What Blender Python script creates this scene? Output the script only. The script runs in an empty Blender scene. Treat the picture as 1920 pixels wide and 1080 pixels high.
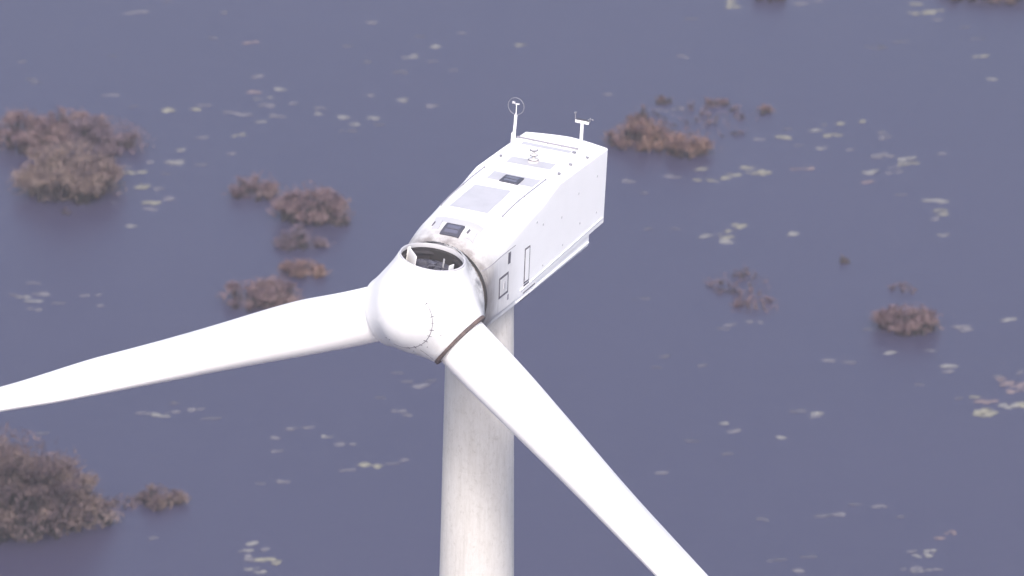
import bpy, bmesh, math, random
import numpy as np
from mathutils import Vector, Matrix
R = math.radians
sc = bpy.context.scene
C = sc.collection

# ------------------------------------------------------------------ camera
HUB = np.array([0.0, 0.0, 70.0])
TH, ROLL, FPX, DIST = R(25.8), R(0.9), 11000.0, 200.0
FW = np.array([0, math.cos(TH), -math.sin(TH)])
_rt = np.array([1.0, 0, 0]); _up = np.cross(_rt, FW)
RT = math.cos(ROLL) * _rt + math.sin(ROLL) * _up
UP = -math.sin(ROLL) * _rt + math.cos(ROLL) * _up

def ray(px, py):
    d = FW + RT * (px - 960) / FPX - UP * (py - 540) / FPX
    return d / np.linalg.norm(d)
CAM = HUB - DIST * ray(796, 568)
cam = bpy.data.cameras.new('camera'); camo = bpy.data.objects.new('camera', cam); C.objects.link(camo)
camo.matrix_world = Matrix((
    (RT[0], UP[0], -FW[0], CAM[0]), (RT[1], UP[1], -FW[1], CAM[1]),
    (RT[2], UP[2], -FW[2], CAM[2]), (0, 0, 0, 1)))
cam.sensor_width = 36.0; cam.lens = 36.0 * FPX / 1920.0
cam.clip_start = 1.0; cam.clip_end = 60000.0
cam.dof.use_dof = True; cam.dof.focus_distance = 201.0; cam.dof.aperture_fstop = 0.6
sc.camera = camo

# ------------------------------------------------------------------ sky, sun, exposure
SUN_EL, SUN_AZ = R(52), R(179)       # compass-like azimuth measured clockwise from +Y
wd = bpy.data.worlds.new('World'); sc.world = wd; wd.use_nodes = True
nt = wd.node_tree; nt.nodes.clear()
sky = nt.nodes.new('ShaderNodeTexSky'); sky.sky_type = 'NISHITA'; sky.sun_disc = False
sky.sun_elevation = SUN_EL; sky.sun_rotation = SUN_AZ; sky.altitude = 50
sky.air_density = 1.0; sky.dust_density = 6.0; sky.ozone_density = 1.5
bg = nt.nodes.new('ShaderNodeBackground'); bg.inputs['Strength'].default_value = 0.15
wo = nt.nodes.new('ShaderNodeOutputWorld')
nt.links.new(sky.outputs[0], bg.inputs['Color']); nt.links.new(bg.outputs[0], wo.inputs['Surface'])
sl = bpy.data.lights.new('sun', 'SUN'); sl.energy = 1.05; sl.angle = R(9); sl.color = (1.0, 0.95, 0.9)
so = bpy.data.objects.new('sun', sl); C.objects.link(so)
sd = Vector((math.sin(SUN_AZ) * math.cos(SUN_EL), math.cos(SUN_AZ) * math.cos(SUN_EL), math.sin(SUN_EL)))
so.rotation_euler = (-sd).to_track_quat('-Z', 'Y').to_euler(); so.location = (0, -40, 140)
sc.view_settings.view_transform = 'Standard'; sc.view_settings.look = 'None'
sc.view_settings.exposure = 1.14; sc.view_settings.gamma = 1.0

# ------------------------------------------------------------------ materials
def new_mat(name, col, rough=0.5, metal=0.0, spec=0.5):
    m = bpy.data.materials.new(name); m.use_nodes = True
    b = m.node_tree.nodes['Principled BSDF']
    b.inputs['Base Color'].default_value = (*col, 1); b.inputs['Roughness'].default_value = rough
    b.inputs['Metallic'].default_value = metal; b.inputs['Specular IOR Level'].default_value = spec
    return m

def nodes(m):
    t = m.node_tree
    return t, t.nodes['Principled BSDF']

def noise(t, scale, detail=4, rough=0.6, vec=None, mapping=None, kind='Object'):
    tc = t.nodes.new('ShaderNodeTexCoord'); mp = t.nodes.new('ShaderNodeMapping')
    if mapping: mp.inputs['Scale'].default_value = mapping
    n = t.nodes.new('ShaderNodeTexNoise'); n.inputs['Scale'].default_value = scale
    n.inputs['Detail'].default_value = detail; n.inputs['Roughness'].default_value = rough
    t.links.new(tc.outputs[kind], mp.inputs['Vector']); t.links.new(mp.outputs[0], n.inputs['Vector'])
    return n.outputs['Fac']

def ramp(t, fac, stops):
    r = t.nodes.new('ShaderNodeValToRGB'); e = r.color_ramp.elements
    while len(e) < len(stops): e.new(0.5)
    for el, (p, c) in zip(e, stops):
        el.position = p; el.color = (*c, 1) if len(c) == 3 else c
    t.links.new(fac, r.inputs['Fac']); return r.outputs['Color']

def mix(t, fac, a, b, mode='MIX'):
    n = t.nodes.new('ShaderNodeMix'); n.data_type = 'RGBA'; n.blend_type = mode
    if isinstance(fac, (int, float)): n.inputs[0].default_value = fac
    else: t.links.new(fac, n.inputs[0])
    for sock, v in ((n.inputs[6], a), (n.inputs[7], b)):
        if isinstance(v, tuple): sock.default_value = (*v, 1)
        else: t.links.new(v, sock)
    return n.outputs[2]

def maprange(t, val, a, b, c=0.0, d=1.0):
    n = t.nodes.new('ShaderNodeMapRange'); n.inputs[1].default_value = a; n.inputs[2].default_value = b
    n.inputs[3].default_value = c; n.inputs[4].default_value = d
    t.links.new(val, n.inputs[0]); return n.outputs[0]

def math_(t, op, a, b=None):
    n = t.nodes.new('ShaderNodeMath'); n.operation = op
    for i, v in enumerate((a, b)):
        if v is None: continue
        if isinstance(v, (int, float)): n.inputs[i].default_value = v
        else: t.links.new(v, n.inputs[i])
    return n.outputs[0]

def objxyz(t):
    tc = t.nodes.new('ShaderNodeTexCoord'); s = t.nodes.new('ShaderNodeSeparateXYZ')
    t.links.new(tc.outputs['Object'], s.inputs[0]); return s.outputs

# nacelle / spinner gelcoat: white, nacelle grimed near the rotor joint, spinner patchy grey towards its rear
def gelcoat(name, base, kind):
    m = new_mat(name, base, 0.38, 0, 0.4); t, b = nodes(m); x, y, z = objxyz(t)
    fine = noise(t, 1.3, 5, 0.65)
    col = mix(t, maprange(t, fine, .45, .75, 0, .35), base, tuple(c * .9 for c in base))
    if kind == 'nacelle':
        fade = maprange(t, y, 1.1, 4.6, 1.0, 0.0)
        low = maprange(t, z, 1.5, -0.2, 0.25, 1.0)
        streak = noise(t, 1.0, 6, 0.75, mapping=(3, 4.0, 0.6))
        g = math_(t, 'MULTIPLY', math_(t, 'MULTIPLY', fade, low), maprange(t, streak, .25, .6, 0.45, 1))
        col = mix(t, math_(t, 'MULTIPLY', g, 1.0), col, (.15, .135, .13))
        near = maprange(t, y, 1.1, 2.6, 1.0, 0.0)
        near = math_(t, 'MULTIPLY', near, maprange(t, noise(t, 2.2, 5, .7), .3, .6, .5, 1))
        col = mix(t, near, col, (.12, .10, .095))
        spots = maprange(t, noise(t, 9, 3, .5), .72, .78, 0, .35)
        col = mix(t, spots, col, (.4, .42, .5))
    else:
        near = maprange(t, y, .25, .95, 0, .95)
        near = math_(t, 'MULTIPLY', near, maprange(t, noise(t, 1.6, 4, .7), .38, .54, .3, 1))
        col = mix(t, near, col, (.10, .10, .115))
        lowd = math_(t, 'MULTIPLY', maprange(t, z, -.4, -1.5, 0, .5), maprange(t, noise(t, 3, 5, .7), .45, .7, 0, 1))
        col = mix(t, lowd, col, (.5, .45, .4))
        spots = maprange(t, noise(t, 14, 2, .5), .74, .78, 0, .5)
        col = mix(t, spots, col, (.4, .36, .34))
    t.links.new(col, b.inputs['Base Color'])
    return m
M_NAC = gelcoat('nacelle_gelcoat', (.80, .805, .83), 'nacelle')
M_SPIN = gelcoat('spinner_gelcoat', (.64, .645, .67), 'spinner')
M_BLADE = new_mat('blade_gelcoat', (.82, .81, .82), .35, 0, .4)
t, b = nodes(M_BLADE)
c = mix(t, maprange(t, noise(t, 1.0, 5, .6, mapping=(2, 2, .4)), .5, .8, 0, .3), (.82, .81, .82), (.72, .70, .69))
t.links.new(c, b.inputs['Base Color'])
M_PANEL = new_mat('panel_paint', (.37, .37, .41), .5)
t, b = nodes(M_PANEL)
t.links.new(mix(t, maprange(t, noise(t, 1.5, 4), .4, .7, 0, 1), (.39, .39, .425), (.35, .35, .385)), b.inputs['Base Color'])
M_TRIM = new_mat('pale_trim', (.42, .42, .45), .45)
M_SEAM = new_mat('seam_grey', (.10, .095, .12), .7)
M_SOFTSEAM = new_mat('soft_seam_grey', (.24, .235, .27), .7)
M_DARK = new_mat('dark_rubber', (.02, .018, .02), .8)
M_GLASS = new_mat('hatch_glass', (.10, .10, .14), .25)
M_FRAME = new_mat('hatch_frame', (.05, .05, .07), .6)
M_STEEL = new_mat('grey_steel', (.20, .20, .23), .5, .3)
M_BRIGHT = new_mat('white_steel', (.74, .74, .76), .4)
M_CAVITY = new_mat('cavity_dark', (.025, .022, .028), .8)
M_CAST = new_mat('hub_casting', (.08, .08, .10), .6)
t, b = nodes(M_CAST)
t.links.new(ramp(t, noise(t, 3.5, 5, .7), [(.35, (.022, .022, .035)), (.65, (.085, .085, .115))]), b.inputs['Base Color'])
M_RUST = new_mat('brown_seal', (.13, .085, .08), .8)
t, b = nodes(M_RUST)
t.links.new(ramp(t, noise(t, 3, 5, .7), [(.35, (.035, .026, .028)), (.65, (.12, .085, .08))]), b.inputs['Base Color'])
M_BEACON = new_mat('beacon_lens', (.55, .53, .53), .25)

# weathered tower coating, long vertical streaks
M_TOWER = new_mat('tower_coating', (.6, .58, .56), .75, 0, .25); t, b = nodes(M_TOWER)
st = noise(t, 1.0, 7, .7, mapping=(7, 7, .55))
c1 = ramp(t, st, [(.32, (.495, .48, .465)), (.5, (.55, .535, .525)), (.7, (.58, .57, .565))])
st2 = noise(t, 1.0, 6, .75, mapping=(14, 14, 4.5))
c2 = mix(t, maprange(t, st2, .45, .68, 0, .28), c1, (.36, .335, .31))
fl = noise(t, 6.0, 6, .8, mapping=(1, 1, .6))
c2 = mix(t, maprange(t, fl, .54, .66, 0, .4), c2, (.30, .28, .26))
blot = noise(t, .55, 3, .6)
c2 = mix(t, maprange(t, blot, .45, .7, 0, .35), c2, (.62, .61, .61))
t.links.new(c2, b.inputs['Base Color'])

# water: murky grey-blue body with a soft sheen and faint wind streaks
M_WATER = new_mat('lake_water', (.115, .12, .20), .36, 0, .5); t, b = nodes(M_WATER)
w1 = noise(t, .035, 4, .5); w2 = noise(t, .9, 5, .65, mapping=(.35, 1.3, 1))
cw = mix(t, maprange(t, w1, .35, .65), (.034, .0315, .062), (.0365, .033, .0645))
cw = mix(t, maprange(t, w2, .35, .7, 0, .5), cw, (.040, .037, .069))
t.links.new(cw, b.inputs['Base Color'])
bp = t.nodes.new('ShaderNodeBump'); bp.inputs['Strength'].default_value = .08; bp.inputs['Distance'].default_value = .08
t.links.new(noise(t, 2.4, 5, .6, mapping=(.5, 1.4, 1)), bp.inputs['Height']); t.links.new(bp.outputs[0], b.inputs['Normal'])

def twig_mat(name, a, b_, c_):
    m = new_mat(name, a, .9, 0, .1); t, b = nodes(m)
    col = ramp(t, noise(t, .8, 5, .7), [(.40, c_), (.5, a), (.60, b_)])
    col = mix(t, maprange(t, noise(t, 9, 2, .5), .4, .65, 0, .5), col, tuple(x * 1.35 for x in a))
    t.links.new(col, b.inputs['Base Color']); return m
TW = {
 'pink': twig_mat('pinkish_twigs', (.132, .090, .102), (.175, .128, .132), (.058, .042, .062)),
 'tan': twig_mat('tan_twigs', (.140, .104, .104), (.195, .152, .138), (.060, .046, .060)),
 'brown': twig_mat('brown_twigs', (.104, .076, .086), (.155, .118, .108), (.040, .031, .046)),
 'rust': twig_mat('rusty_twigs', (.145, .092, .088), (.185, .126, .105), (.066, .046, .062)),
 'mauve': twig_mat('mauve_twigs', (.112, .084, .108), (.138, .104, .120), (.060, .050, .075)),
}
M_STEM = new_mat('shade_dark_bark', (.022, .018, .024), .95)  # near-black bark, its colour also stands in for shade at the waterline

def pad_mat(name, a, b_):
    m = new_mat(name, a, .8, 0, .2); t, b = nodes(m)
    t.links.new(ramp(t, noise(t, 2.2, 4, .6), [(.35, a), (.65, b_)]), b.inputs['Base Color']); return m
PM = {
 'b': pad_mat('pale_pads', (.15, .15, .16), (.20, .198, .19)),
 'm': pad_mat('dull_pads', (.105, .105, .135), (.145, .14, .155)),
 'f': pad_mat('sunken_pads', (.075, .077, .105), (.09, .09, .115)),
 'p': pad_mat('pinkish_pads', (.14, .11, .12), (.19, .155, .16)),
 'y': pad_mat('yellowish_pads', (.15, .147, .13), (.21, .205, .17)),
}

# ------------------------------------------------------------------ object helpers
def mesh_obj(name, verts, faces, mat, parent=None, smooth=None, mats=None, fm=None):
    me = bpy.data.meshes.new(name); me.from_pydata([tuple(map(float, v)) for v in verts], [], faces); me.update()
    for m in (mats or [mat]): me.materials.append(m)
    if fm is not None: me.polygons.foreach_set('material_index', fm)
    if smooth is not None:
        me.polygons.foreach_set('use_smooth', [True] * len(me.polygons))
        me.set_sharp_from_angle(angle=R(smooth))
    o = bpy.data.objects.new(name, me); C.objects.link(o)
    if parent: o.parent = parent
    return o

def bm_obj(name, bm, mat, parent=None, smooth=None):
    bmesh.ops.recalc_face_normals(bm, faces=bm.faces[:])
    me = bpy.data.meshes.new(name); bm.to_mesh(me); bm.free(); me.materials.append(mat)
    if smooth is not None:
        me.polygons.foreach_set('use_smooth', [True] * len(me.polygons)); me.set_sharp_from_angle(angle=R(smooth))
    o = bpy.data.objects.new(name, me); C.objects.link(o)
    if parent: o.parent = parent
    return o

def tag(o, label=None, cat=None, group=None, kind=None):
    if label: o['label'] = label
    if cat: o['category'] = cat
    if group: o['group'] = group
    if kind: o['kind'] = kind
    return o

def add_box(bm, c, size, ax=None, bevel=0.0):
    """box at centre c, size along the three axes in ax"""
    ax = ax or (Vector((1, 0, 0)), Vector((0, 1, 0)), Vector((0, 0, 1)))
    c = Vector(c); vs = []
    for i in (-.5, .5):
        for j in (-.5, .5):
            for k in (-.5, .5):
                vs.append(bm.verts.new(c + Vector(ax[0]) * size[0] * i + Vector(ax[1]) * size[1] * j + Vector(ax[2]) * size[2] * k))
    fs = [bm.faces.new([vs[i] for i in f]) for f in ((0, 1, 3, 2), (4, 6, 7, 5), (0, 4, 5, 1), (2, 3, 7, 6), (0, 2, 6, 4), (1, 5, 7, 3))]
    if bevel:
        es = list({e for f in fs for e in f.edges})
        bmesh.ops.bevel(bm, geom=es, offset=bevel, segments=2, affect='EDGES', profile=.6)

def frame_of(d):
    d = Vector(d).normalized(); a = Vector((0, 0, 1)) if abs(d.z) < .9 else Vector((1, 0, 0))
    x = d.cross(a).normalized(); return x, d.cross(x).normalized(), d

def add_tube(bm, pts, rad, n=10, cap=True):
    pts = [Vector(p) for p in pts]; rr = rad if isinstance(rad, (list, tuple)) else [rad] * len(pts)
    rings = []; x = None
    for i, p in enumerate(pts):
        d = (pts[min(i + 1, len(pts) - 1)] - pts[max(i - 1, 0)]).normalized()
        if x is None: x = frame_of(d)[0]
        x = (x - d * x.dot(d)).normalized(); y = d.cross(x)
        rings.append([bm.verts.new(p + (x * math.cos(2 * math.pi * k / n) + y * math.sin(2 * math.pi * k / n)) * rr[i]) for k in range(n)])
    for a, b_ in zip(rings, rings[1:]):
        for k in range(n): bm.faces.new((a[k], a[(k + 1) % n], b_[(k + 1) % n], b_[k]))
    if cap:
        bm.faces.new(rings[0][::-1]); bm.faces.new(rings[-1])

def add_rev(bm, org, axis, prof, n=64, closed=False, a0=0, a1=2 * math.pi):
    """revolve profile [(radius, along)] about axis through org"""
    x, y, d = frame_of(axis); org = Vector(org); rings = []
    full = abs(a1 - a0 - 2 * math.pi) < 1e-6; m = n if full else n + 1
    for k in range(m):
        q = a0 + (a1 - a0) * k / n
        rings.append([bm.verts.new(org + (x * math.cos(q) + y * math.sin(q)) * r + d * h) for r, h in prof])
    np_ = len(prof)
    for k in range(n if full else n):
        A, B = rings[k], rings[(k + 1) % m]
        for i in range(np_ if closed else np_ - 1):
            j = (i + 1) % np_
            if prof[i][0] < 1e-6 and prof[j][0] < 1e-6: continue
            if prof[i][0] < 1e-6: bm.faces.new((A[i], A[j], B[j]))
            elif prof[j][0] < 1e-6: bm.faces.new((A[i], A[j], B[i]))
            else: bm.faces.new((A[i], A[j], B[j], B[i]))
    bmesh.ops.remove_doubles(bm, verts=bm.verts[:], dist=1e-5)

# ------------------------------------------------------------------ ground: lake bed and water
bm = bmesh.new()
bmesh.ops.create_circle(bm, cap_ends=True, radius=9000, segments=96)
o = bm_obj('water', bm, M_WATER); tag(o, 'still murky grey blue lake water', kind='structure')

# ------------------------------------------------------------------ turbine frame
AZ, TILT = R(65.5), R(5)
U = Vector((math.cos(AZ) * math.cos(TILT), math.sin(AZ) * math.cos(TILT), -math.sin(TILT)))   # rearwards
V = Vector((math.sin(AZ), -math.cos(AZ), 0))                                                   # right side
W = V.cross(U)
TS = 4.54                                                     # tower axis behind the hub
top = Vector(HUB) + U * TS
root = bpy.data.objects.new('wind_turbine', None); C.objects.link(root); root.location = (top.x, top.y, 0)
tag(root, 'white wind turbine with one rotor blade missing, standing in the lake', 'wind turbine')
FR = Matrix(((V.x, U.x, W.x, HUB[0] - top.x), (V.y, U.y, W.y, HUB[1] - top.y), (V.z, U.z, W.z, HUB[2]), (0, 0, 0, 1)))
def hubpart(o):
    """local axes: x across to the right, y rearwards along the shaft, z up"""
    o.parent = root; o.matrix_local = FR; return o

# tower --------------------------------------------------------------
TZ = top.z - 1.45
def trad(z): return 1.165 + (68.5 - z) * 0.0148
bm = bmesh.new()
prof = [(trad(z), z) for z in np.linspace(-1, TZ, 40)]
add_rev(bm, (0, 0, 0), (0, 0, 1), prof, 96)
tower = bm_obj('tower', bm, M_TOWER, root, 40)
for z in (61.9, 38.0, 16.0):
    bm = bmesh.new(); r = trad(z)
    add_rev(bm, (0, 0, 0), (0, 0, 1), [(r - .01, z - .02), (r + .004, z - .014), (r + .004, z + .014), (r - .01, z + .02)], 96)
    bm_obj('weld_seam', bm, M_TOWER, tower, 40)
bm = bmesh.new(); add_rev(bm, (0, 0, 0), (0, 0, 1), [(0, 1.3), (3.3, 1.3), (3.5, 1.1), (3.5, -1), (0, -1)], 48)
bm_obj('foundation', bm, M_TOWER, root, 30)
bm = bmesh.new(); add_rev(bm, (0, 0, 0), (0, 0, 1), [(1.1, TZ - .25), (1.19, TZ - .2), (1.19, TZ + .2), (1.1, TZ + .25)], 64)
bm_obj('yaw_collar', bm, M_TOWER, root, 30)

# nacelle ------------------------------------------------------------
TC = -0.10
def pch(x, xs, ys):
    """smooth monotone interpolation"""
    xs = np.array(xs, float); ys = np.array(ys, float)
    h = np.diff(xs); d = np.diff(ys) / h; m = np.zeros(len(xs))
    m[0], m[-1] = d[0], d[-1]
    for i in range(1, len(xs) - 1):
        m[i] = 0 if d[i - 1] * d[i] <= 0 else 2 * d[i - 1] * d[i] / (d[i - 1] + d[i])
    i = int(np.clip(np.searchsorted(xs, x) - 1, 0, len(h) - 1)); q = min(max((x - xs[i]) / h[i], 0), 1)
    return float(ys[i] * (1 + 2 * q) * (1 - q) ** 2 + m[i] * h[i] * q * (1 - q) ** 2 + ys[i + 1] * q * q * (3 - 2 * q) + m[i + 1] * h[i] * q * q * (q - 1))
NS = [1.14, 1.5, 2.1, 2.8, 3.6, 5.0, 6.2, 7.2, 7.7, 11.2]
def n_hw(s): return pch(s, NS, [1.72, 1.70, 1.67, 1.64, 1.62, 1.62, 1.62, 1.62, 1.62, 1.62])
def n_tc(s): return pch(s, NS, [0, -.03, -.06, TC, TC, TC, TC, TC, TC, TC])
def n_top(s): return pch(s, NS, [1.72, 1.90, 2.08, 2.18, 2.21, 2.23, 2.245, 2.26, 2.27, 2.30])
def n_bot(s): return pch(s, NS, [-1.72, -1.66, -1.45, -1.25, -1.10, -.99, -.90, -.84, -.80, -.56])
def n_rt(s): return pch(s, NS, [1.70, 1.55, 1.40, 1.25, 1.05, .68, .48, .16, .05, .04])
def n_rb(s): return pch(s, NS, [1.70, 1.30, .70, .35, .12, .05, .05, .05, .05, .05])
def section_loop(hw, tc, tp, bt, rt, rb, na=12, nsd=8, ntp=10):
    rt = min(rt, hw - .01); rb = min(rb, hw - .01)
    pts = []
    def arc(cx, cz, r, a0, a1):
        for k in range(na + 1):
            q = a0 + (a1 - a0) * k / na; pts.append((cx + r * math.cos(q), cz + r * math.sin(q)))
    def line(a, b_, n):
        for k in range(1, n): pts.append((a[0] + (b_[0] - a[0]) * k / n, a[1] + (b_[1] - a[1]) * k / n))
    arc(tc + hw - rt, tp - rt, rt, 0, math.pi / 2); line((tc + hw - rt, tp), (tc - hw + rt, tp), ntp)
    arc(tc - hw + rt, tp - rt, rt, math.pi / 2, math.pi); line((tc - hw, tp - rt), (tc - hw, bt + rb), nsd)
    arc(tc - hw + rb, bt + rb, rb, math.pi, 1.5 * math.pi); line((tc - hw + rb, bt), (tc + hw - rb, bt), ntp)
    arc(tc + hw - rb, bt + rb, rb, 1.5 * math.pi, 2 * math.pi); line((tc + hw, bt + rb), (tc + hw, tp - rt), nsd)
    return pts
def rear(x, s):            # rear wall bowed in plan
    return s - .10 * abs(x - TC) / 1.6 - .28 * (abs(x - TC) / 1.62) ** 1.6
def loft(loops, cap=(True, True)):
    v = []; f = []; n = len(loops[0])
    for lp in loops: v += lp
    for i in range(len(loops) - 1):
        for k in range(n):
            a = i * n + k; b_ = i * n + (k + 1) % n; f.append((a, b_, b_ + n, a + n))
    if cap[0]:
        c0 = np.mean(np.array(loops[0]), 0); v.append(tuple(c0)); ci = len(v) - 1
        f += [(k, ci, (k + 1) % n) for k in range(n)]
    if cap[1]:
        c0 = np.mean(np.array(loops[-1]), 0) + np.array([0, .06, 0]); v.append(tuple(c0)); ci = len(v) - 1; o_ = (len(loops) - 1) * n
        f += [(o_ + k, o_ + (k + 1) % n, ci) for k in range(n)]
    return v, f
loops = []
for s in list(np.linspace(1.14, 8.0, 46)) + [8.6, 9.4, 10.2, 11.0]:
    loops.append([(x, s, z) for x, z in section_loop(n_hw(s), n_tc(s), n_top(s), n_bot(s), n_rt(s), n_rb(s))])
for dd, sh in ((.0, 0), (.04, .045)):
    base = section_loop(1.62 - sh, TC, 2.30 - sh, -.54 + sh, .05, .05)
    loops.append([(x, rear(x, 12.12) - .04 + dd - (.0 if z > -.1 else 0), z) for x, z in base])
v_, f_ = loft(loops)
me_o = mesh_obj('nacelle', v_, [tuple(reversed(q)) for q in f_], M_NAC, None, 32); nac = hubpart(me_o)

# lower tub under the main cover
loops = []
for s in np.linspace(2.0, 10.62, 20):
    hw = 1.50 + .05 * min(1, (s - 2) / 1.5); bt = -1.40 + .27 * (s - 2) / 8.6
    loops.append([(x, s, z) for x, z in section_loop(hw, TC, -.2, bt, .05, .14)])
v_, f_ = loft(loops); mesh_obj('lower_tub', v_, [tuple(reversed(q)) for q in f_], M_NAC, nac, 32)
# ledges running along the side
def side_strip(name, s0, s1, h0, h1, out, th, mat, side=1, x0=None):
    bm = bmesh.new(); x = TC + side * ((x0 or 1.62) + out / 2)
    a = Vector((x, s0, h0)); b_ = Vector((x, s1, h1)); d = (b_ - a).normalized()
    add_box(bm, (a + b_) / 2, (out, (b_ - a).length, th), (Vector((1, 0, 0)), d, Vector((1, 0, 0)).cross(d)), min(out, th) * .3)
    return bm_obj(name, bm, mat, nac, 30)
for sd_ in (1, -1):
    side_strip('side_ledge', 4.6, 11.6, -.76, -.29, .03, .05, M_NAC, sd_)
    side_strip('side_ledge', 4.4, 10.58, -1.16, -.92, .045, .06, M_NAC, sd_, 1.55)
side_strip('side_slot', 4.85, 5.85, -.945, -.90, .012, .04, M_SEAM, 1, 1.62)
side_strip('side_slot', 4.75, 5.55, -1.23, -1.20, .014, .05, M_SEAM, 1, 1.552)

def n_surf(s, t):
    xin = abs(t - n_tc(s)) - (n_hw(s) - n_rt(s)); r = n_rt(s)
    return n_top(s) - (0 if xin <= 0 else r - math.sqrt(max(0, r * r - xin * xin)))
# things lying on the roof: quads in (s, t) raised along the roof profile
def roof_slab(name, q, mat, z0=.0, th=.012, n=6, parent=None):
    """q: four (s,t) corners in order; follows the roof"""
    q = [np.array(p, float) for p in q]; v = []; f = []
    for lay in (0, 1):
        for i in range(n + 1):
            for j in range(n + 1):
                a, b_ = i / n, j / n
                p = (1 - a) * ((1 - b_) * q[0] + b_ * q[1]) + a * ((1 - b_) * q[3] + b_ * q[2])
                v.append((p[1], p[0], n_surf(p[0], p[1]) + z0 + (th if lay else -.06)))
    N = n + 1; o1 = N * N
    for i in range(n):
        for j in range(n):
            a = i * N + j; f.append((o1 + a, o1 + a + 1, o1 + a + N + 1, o1 + a + N)); f.append((a, a + N, a + N + 1, a + 1))
    for k in range(n):
        for (a, b_) in ((k, k + 1), (n * N + k + 1, n * N + k), ((k + 1) * N, k * N), (k * N + n, (k + 1) * N + n)):
            f.append((a, b_, o1 + b_, o1 + a))
    bm = bmesh.new(); vs = [bm.verts.new(p) for p in v]
    for q_ in f: bm.faces.new([vs[i] for i in q_])
    return bm_obj(name, bm, mat, parent or nac, 30)
def rim(q, w):
    q = [np.array(p, float) for p in q]; c_ = sum(q) / 4
    return [tuple(p + np.sign(p - c_) * w) for p in q]
Q1 = [(7.50, -.98), (7.50, .84), (6.72, .84), (6.70, -.92)]
roof_slab('roof_panel', Q1, M_PANEL, 0, .010)
Q2 = [(5.95, -1.0), (6.05, .36), (3.62, .56), (3.60, -.90)]
roof_slab('roof_panel', Q2, M_PANEL, 0, .010)
roof_slab('roof_panel', [(9.15, -1.05), (9.25, .62), (8.6, .66), (8.5, -1.0)], M_PANEL, 0, .010)
roof_slab('roof_panel', [(10.75, -1.35), (10.78, .55), (10.5, .55), (10.45, -1.3)], M_PANEL, 0, .008)
FRONT = [(2.66, -.95), (2.72, .88), (2.36, .90), (2.30, -.86)]
roof_slab('roof_step', FRONT, M_PANEL, 0, .014)
for (tl, q) in (('back', [(7.24, -.38), (7.24, .22), (6.70, .26), (6.72, -.36)]), ('front', [(2.18, -.27), (2.20, .32), (1.66, .36), (1.64, -.24)])):
    fr = roof_slab('roof_hatch', rim(q, .05), M_FRAME, 0, .05)
    fr['label'] = 'dark framed hatch window in the ' + ('rear' if tl == 'back' else 'front') + ' of the roof'
    fr.parent = root; fr.matrix_local = FR
    g = roof_slab('hatch_glass', rim(q, -.055), M_GLASS, .02, .04, 4); g.parent = fr
    roof_slab('hatch_bar', [(q[0][0] - .25, q[0][1] + .04), (q[1][0] - .25, q[1][1] - .04), (q[1][0] - .30, q[1][1] - .04), (q[0][0] - .30, q[0][1] + .04)], M_FRAME, .02, .05, 3).parent = fr
for s_, t_ in ((2.12, -.62), (2.05, .74)):
    roof_slab('lifting_pad', [(s_ + .22, t_ - .13), (s_ + .22, t_ + .10), (s_ - .28, t_ + .16), (s_ - .28, t_ - .10)], M_PANEL, 0, .03, 3)
    roof_slab('lifting_slot', [(s_ + .16, t_ - .20), (s_ + .16, t_ - .15), (s_ - .06, t_ - .15), (s_ - .06, t_ - .20)], M_SEAM, 0, .035, 2)
# long hand rails
for t0, t1, s0, s1 in ((-1.34, -1.40, 3.95, 7.6), (1.02, .96, 3.9, 7.6)):
    bm = bmesh.new(); n = 14; pts = []
    for k in range(n + 1):
        s = s0 + (s1 - s0) * k / n; tt = t0 + (t1 - t0) * k / n
        xin = abs(tt - n_tc(s)) - (n_hw(s) - n_rt(s)); hz = n_top(s)
        if xin > 0: hz -= n_rt(s) - math.sqrt(max(0, n_rt(s) ** 2 - xin ** 2))
        pts.append((tt, s, hz + .045))
    add_tube(bm, pts, .018, 8)
    for k in (0, n // 2, n):
        p = pts[k]; add_tube(bm, [(p[0], p[1], p[2] - .09), (p[0], p[1], p[2] + .01)], .03, 8)
    bm_obj('hand_rail', bm, M_SOFTSEAM, nac, 40)
# rear cross rail and step
bm = bmesh.new(); add_box(bm, (-.42, 10.99, 2.335), (2.6, .035, .06), None, .008)
for k in range(5): add_box(bm, (-1.6 + k * .55, 10.99, 2.30), (.05, .07, .05))
bm_obj('cross_rail', bm, M_SOFTSEAM, nac, 30)
for s_, t_, w_ in ((9.40, 1.10, .12), (8.33, 1.14, .10), (10.36, 1.28, .17), (10.60, .70, .13), (8.9, -1.38, .08)):
    bm = bmesh.new(); add_box(bm, (t_, s_, 2.325), (w_, .09, .08), None, .01); bm_obj('roof_bracket', bm, M_STEEL, nac, 30)

# side doors, vents and bolts
SX = TC + 1.62
def side_quad(name, q, mat, off=0., th=.012, parent=None):
    bm = bmesh.new()
    def sx(s_, h_):
        dz = max(0, h_ - (n_top(s_) - n_rt(s_))); r = n_rt(s_)
        return n_tc(s_) + n_hw(s_) - (r - math.sqrt(max(0, r * r - dz * dz)))
    a = [bm.verts.new((sx(s, h) - .03, s, h)) for s, h in q]; b_ = [bm.verts.new((sx(s, h) + off + th, s, h)) for s, h in q]
    bm.faces.new(a); bm.faces.new(b_)
    for k in range(4): bm.faces.new((a[k], a[(k + 1) % 4], b_[(k + 1) % 4], b_[k]))
    return bm_obj(name, bm, mat, parent or nac)
def shrink(q, w):
    c_ = [sum(p[0] for p in q) / 4, sum(p[1] for p in q) / 4]
    return [(p[0] - math.copysign(w, p[0] - c_[0]), p[1] - math.copysign(w, p[1] - c_[1])) for p in q]
def side_door(q, w=.05, mat=M_NAC):
    d = side_quad('side_door', q, M_SEAM, 0, .01); side_quad('door_panel', shrink(q, w), mat, .004, .012, d); return d
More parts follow.
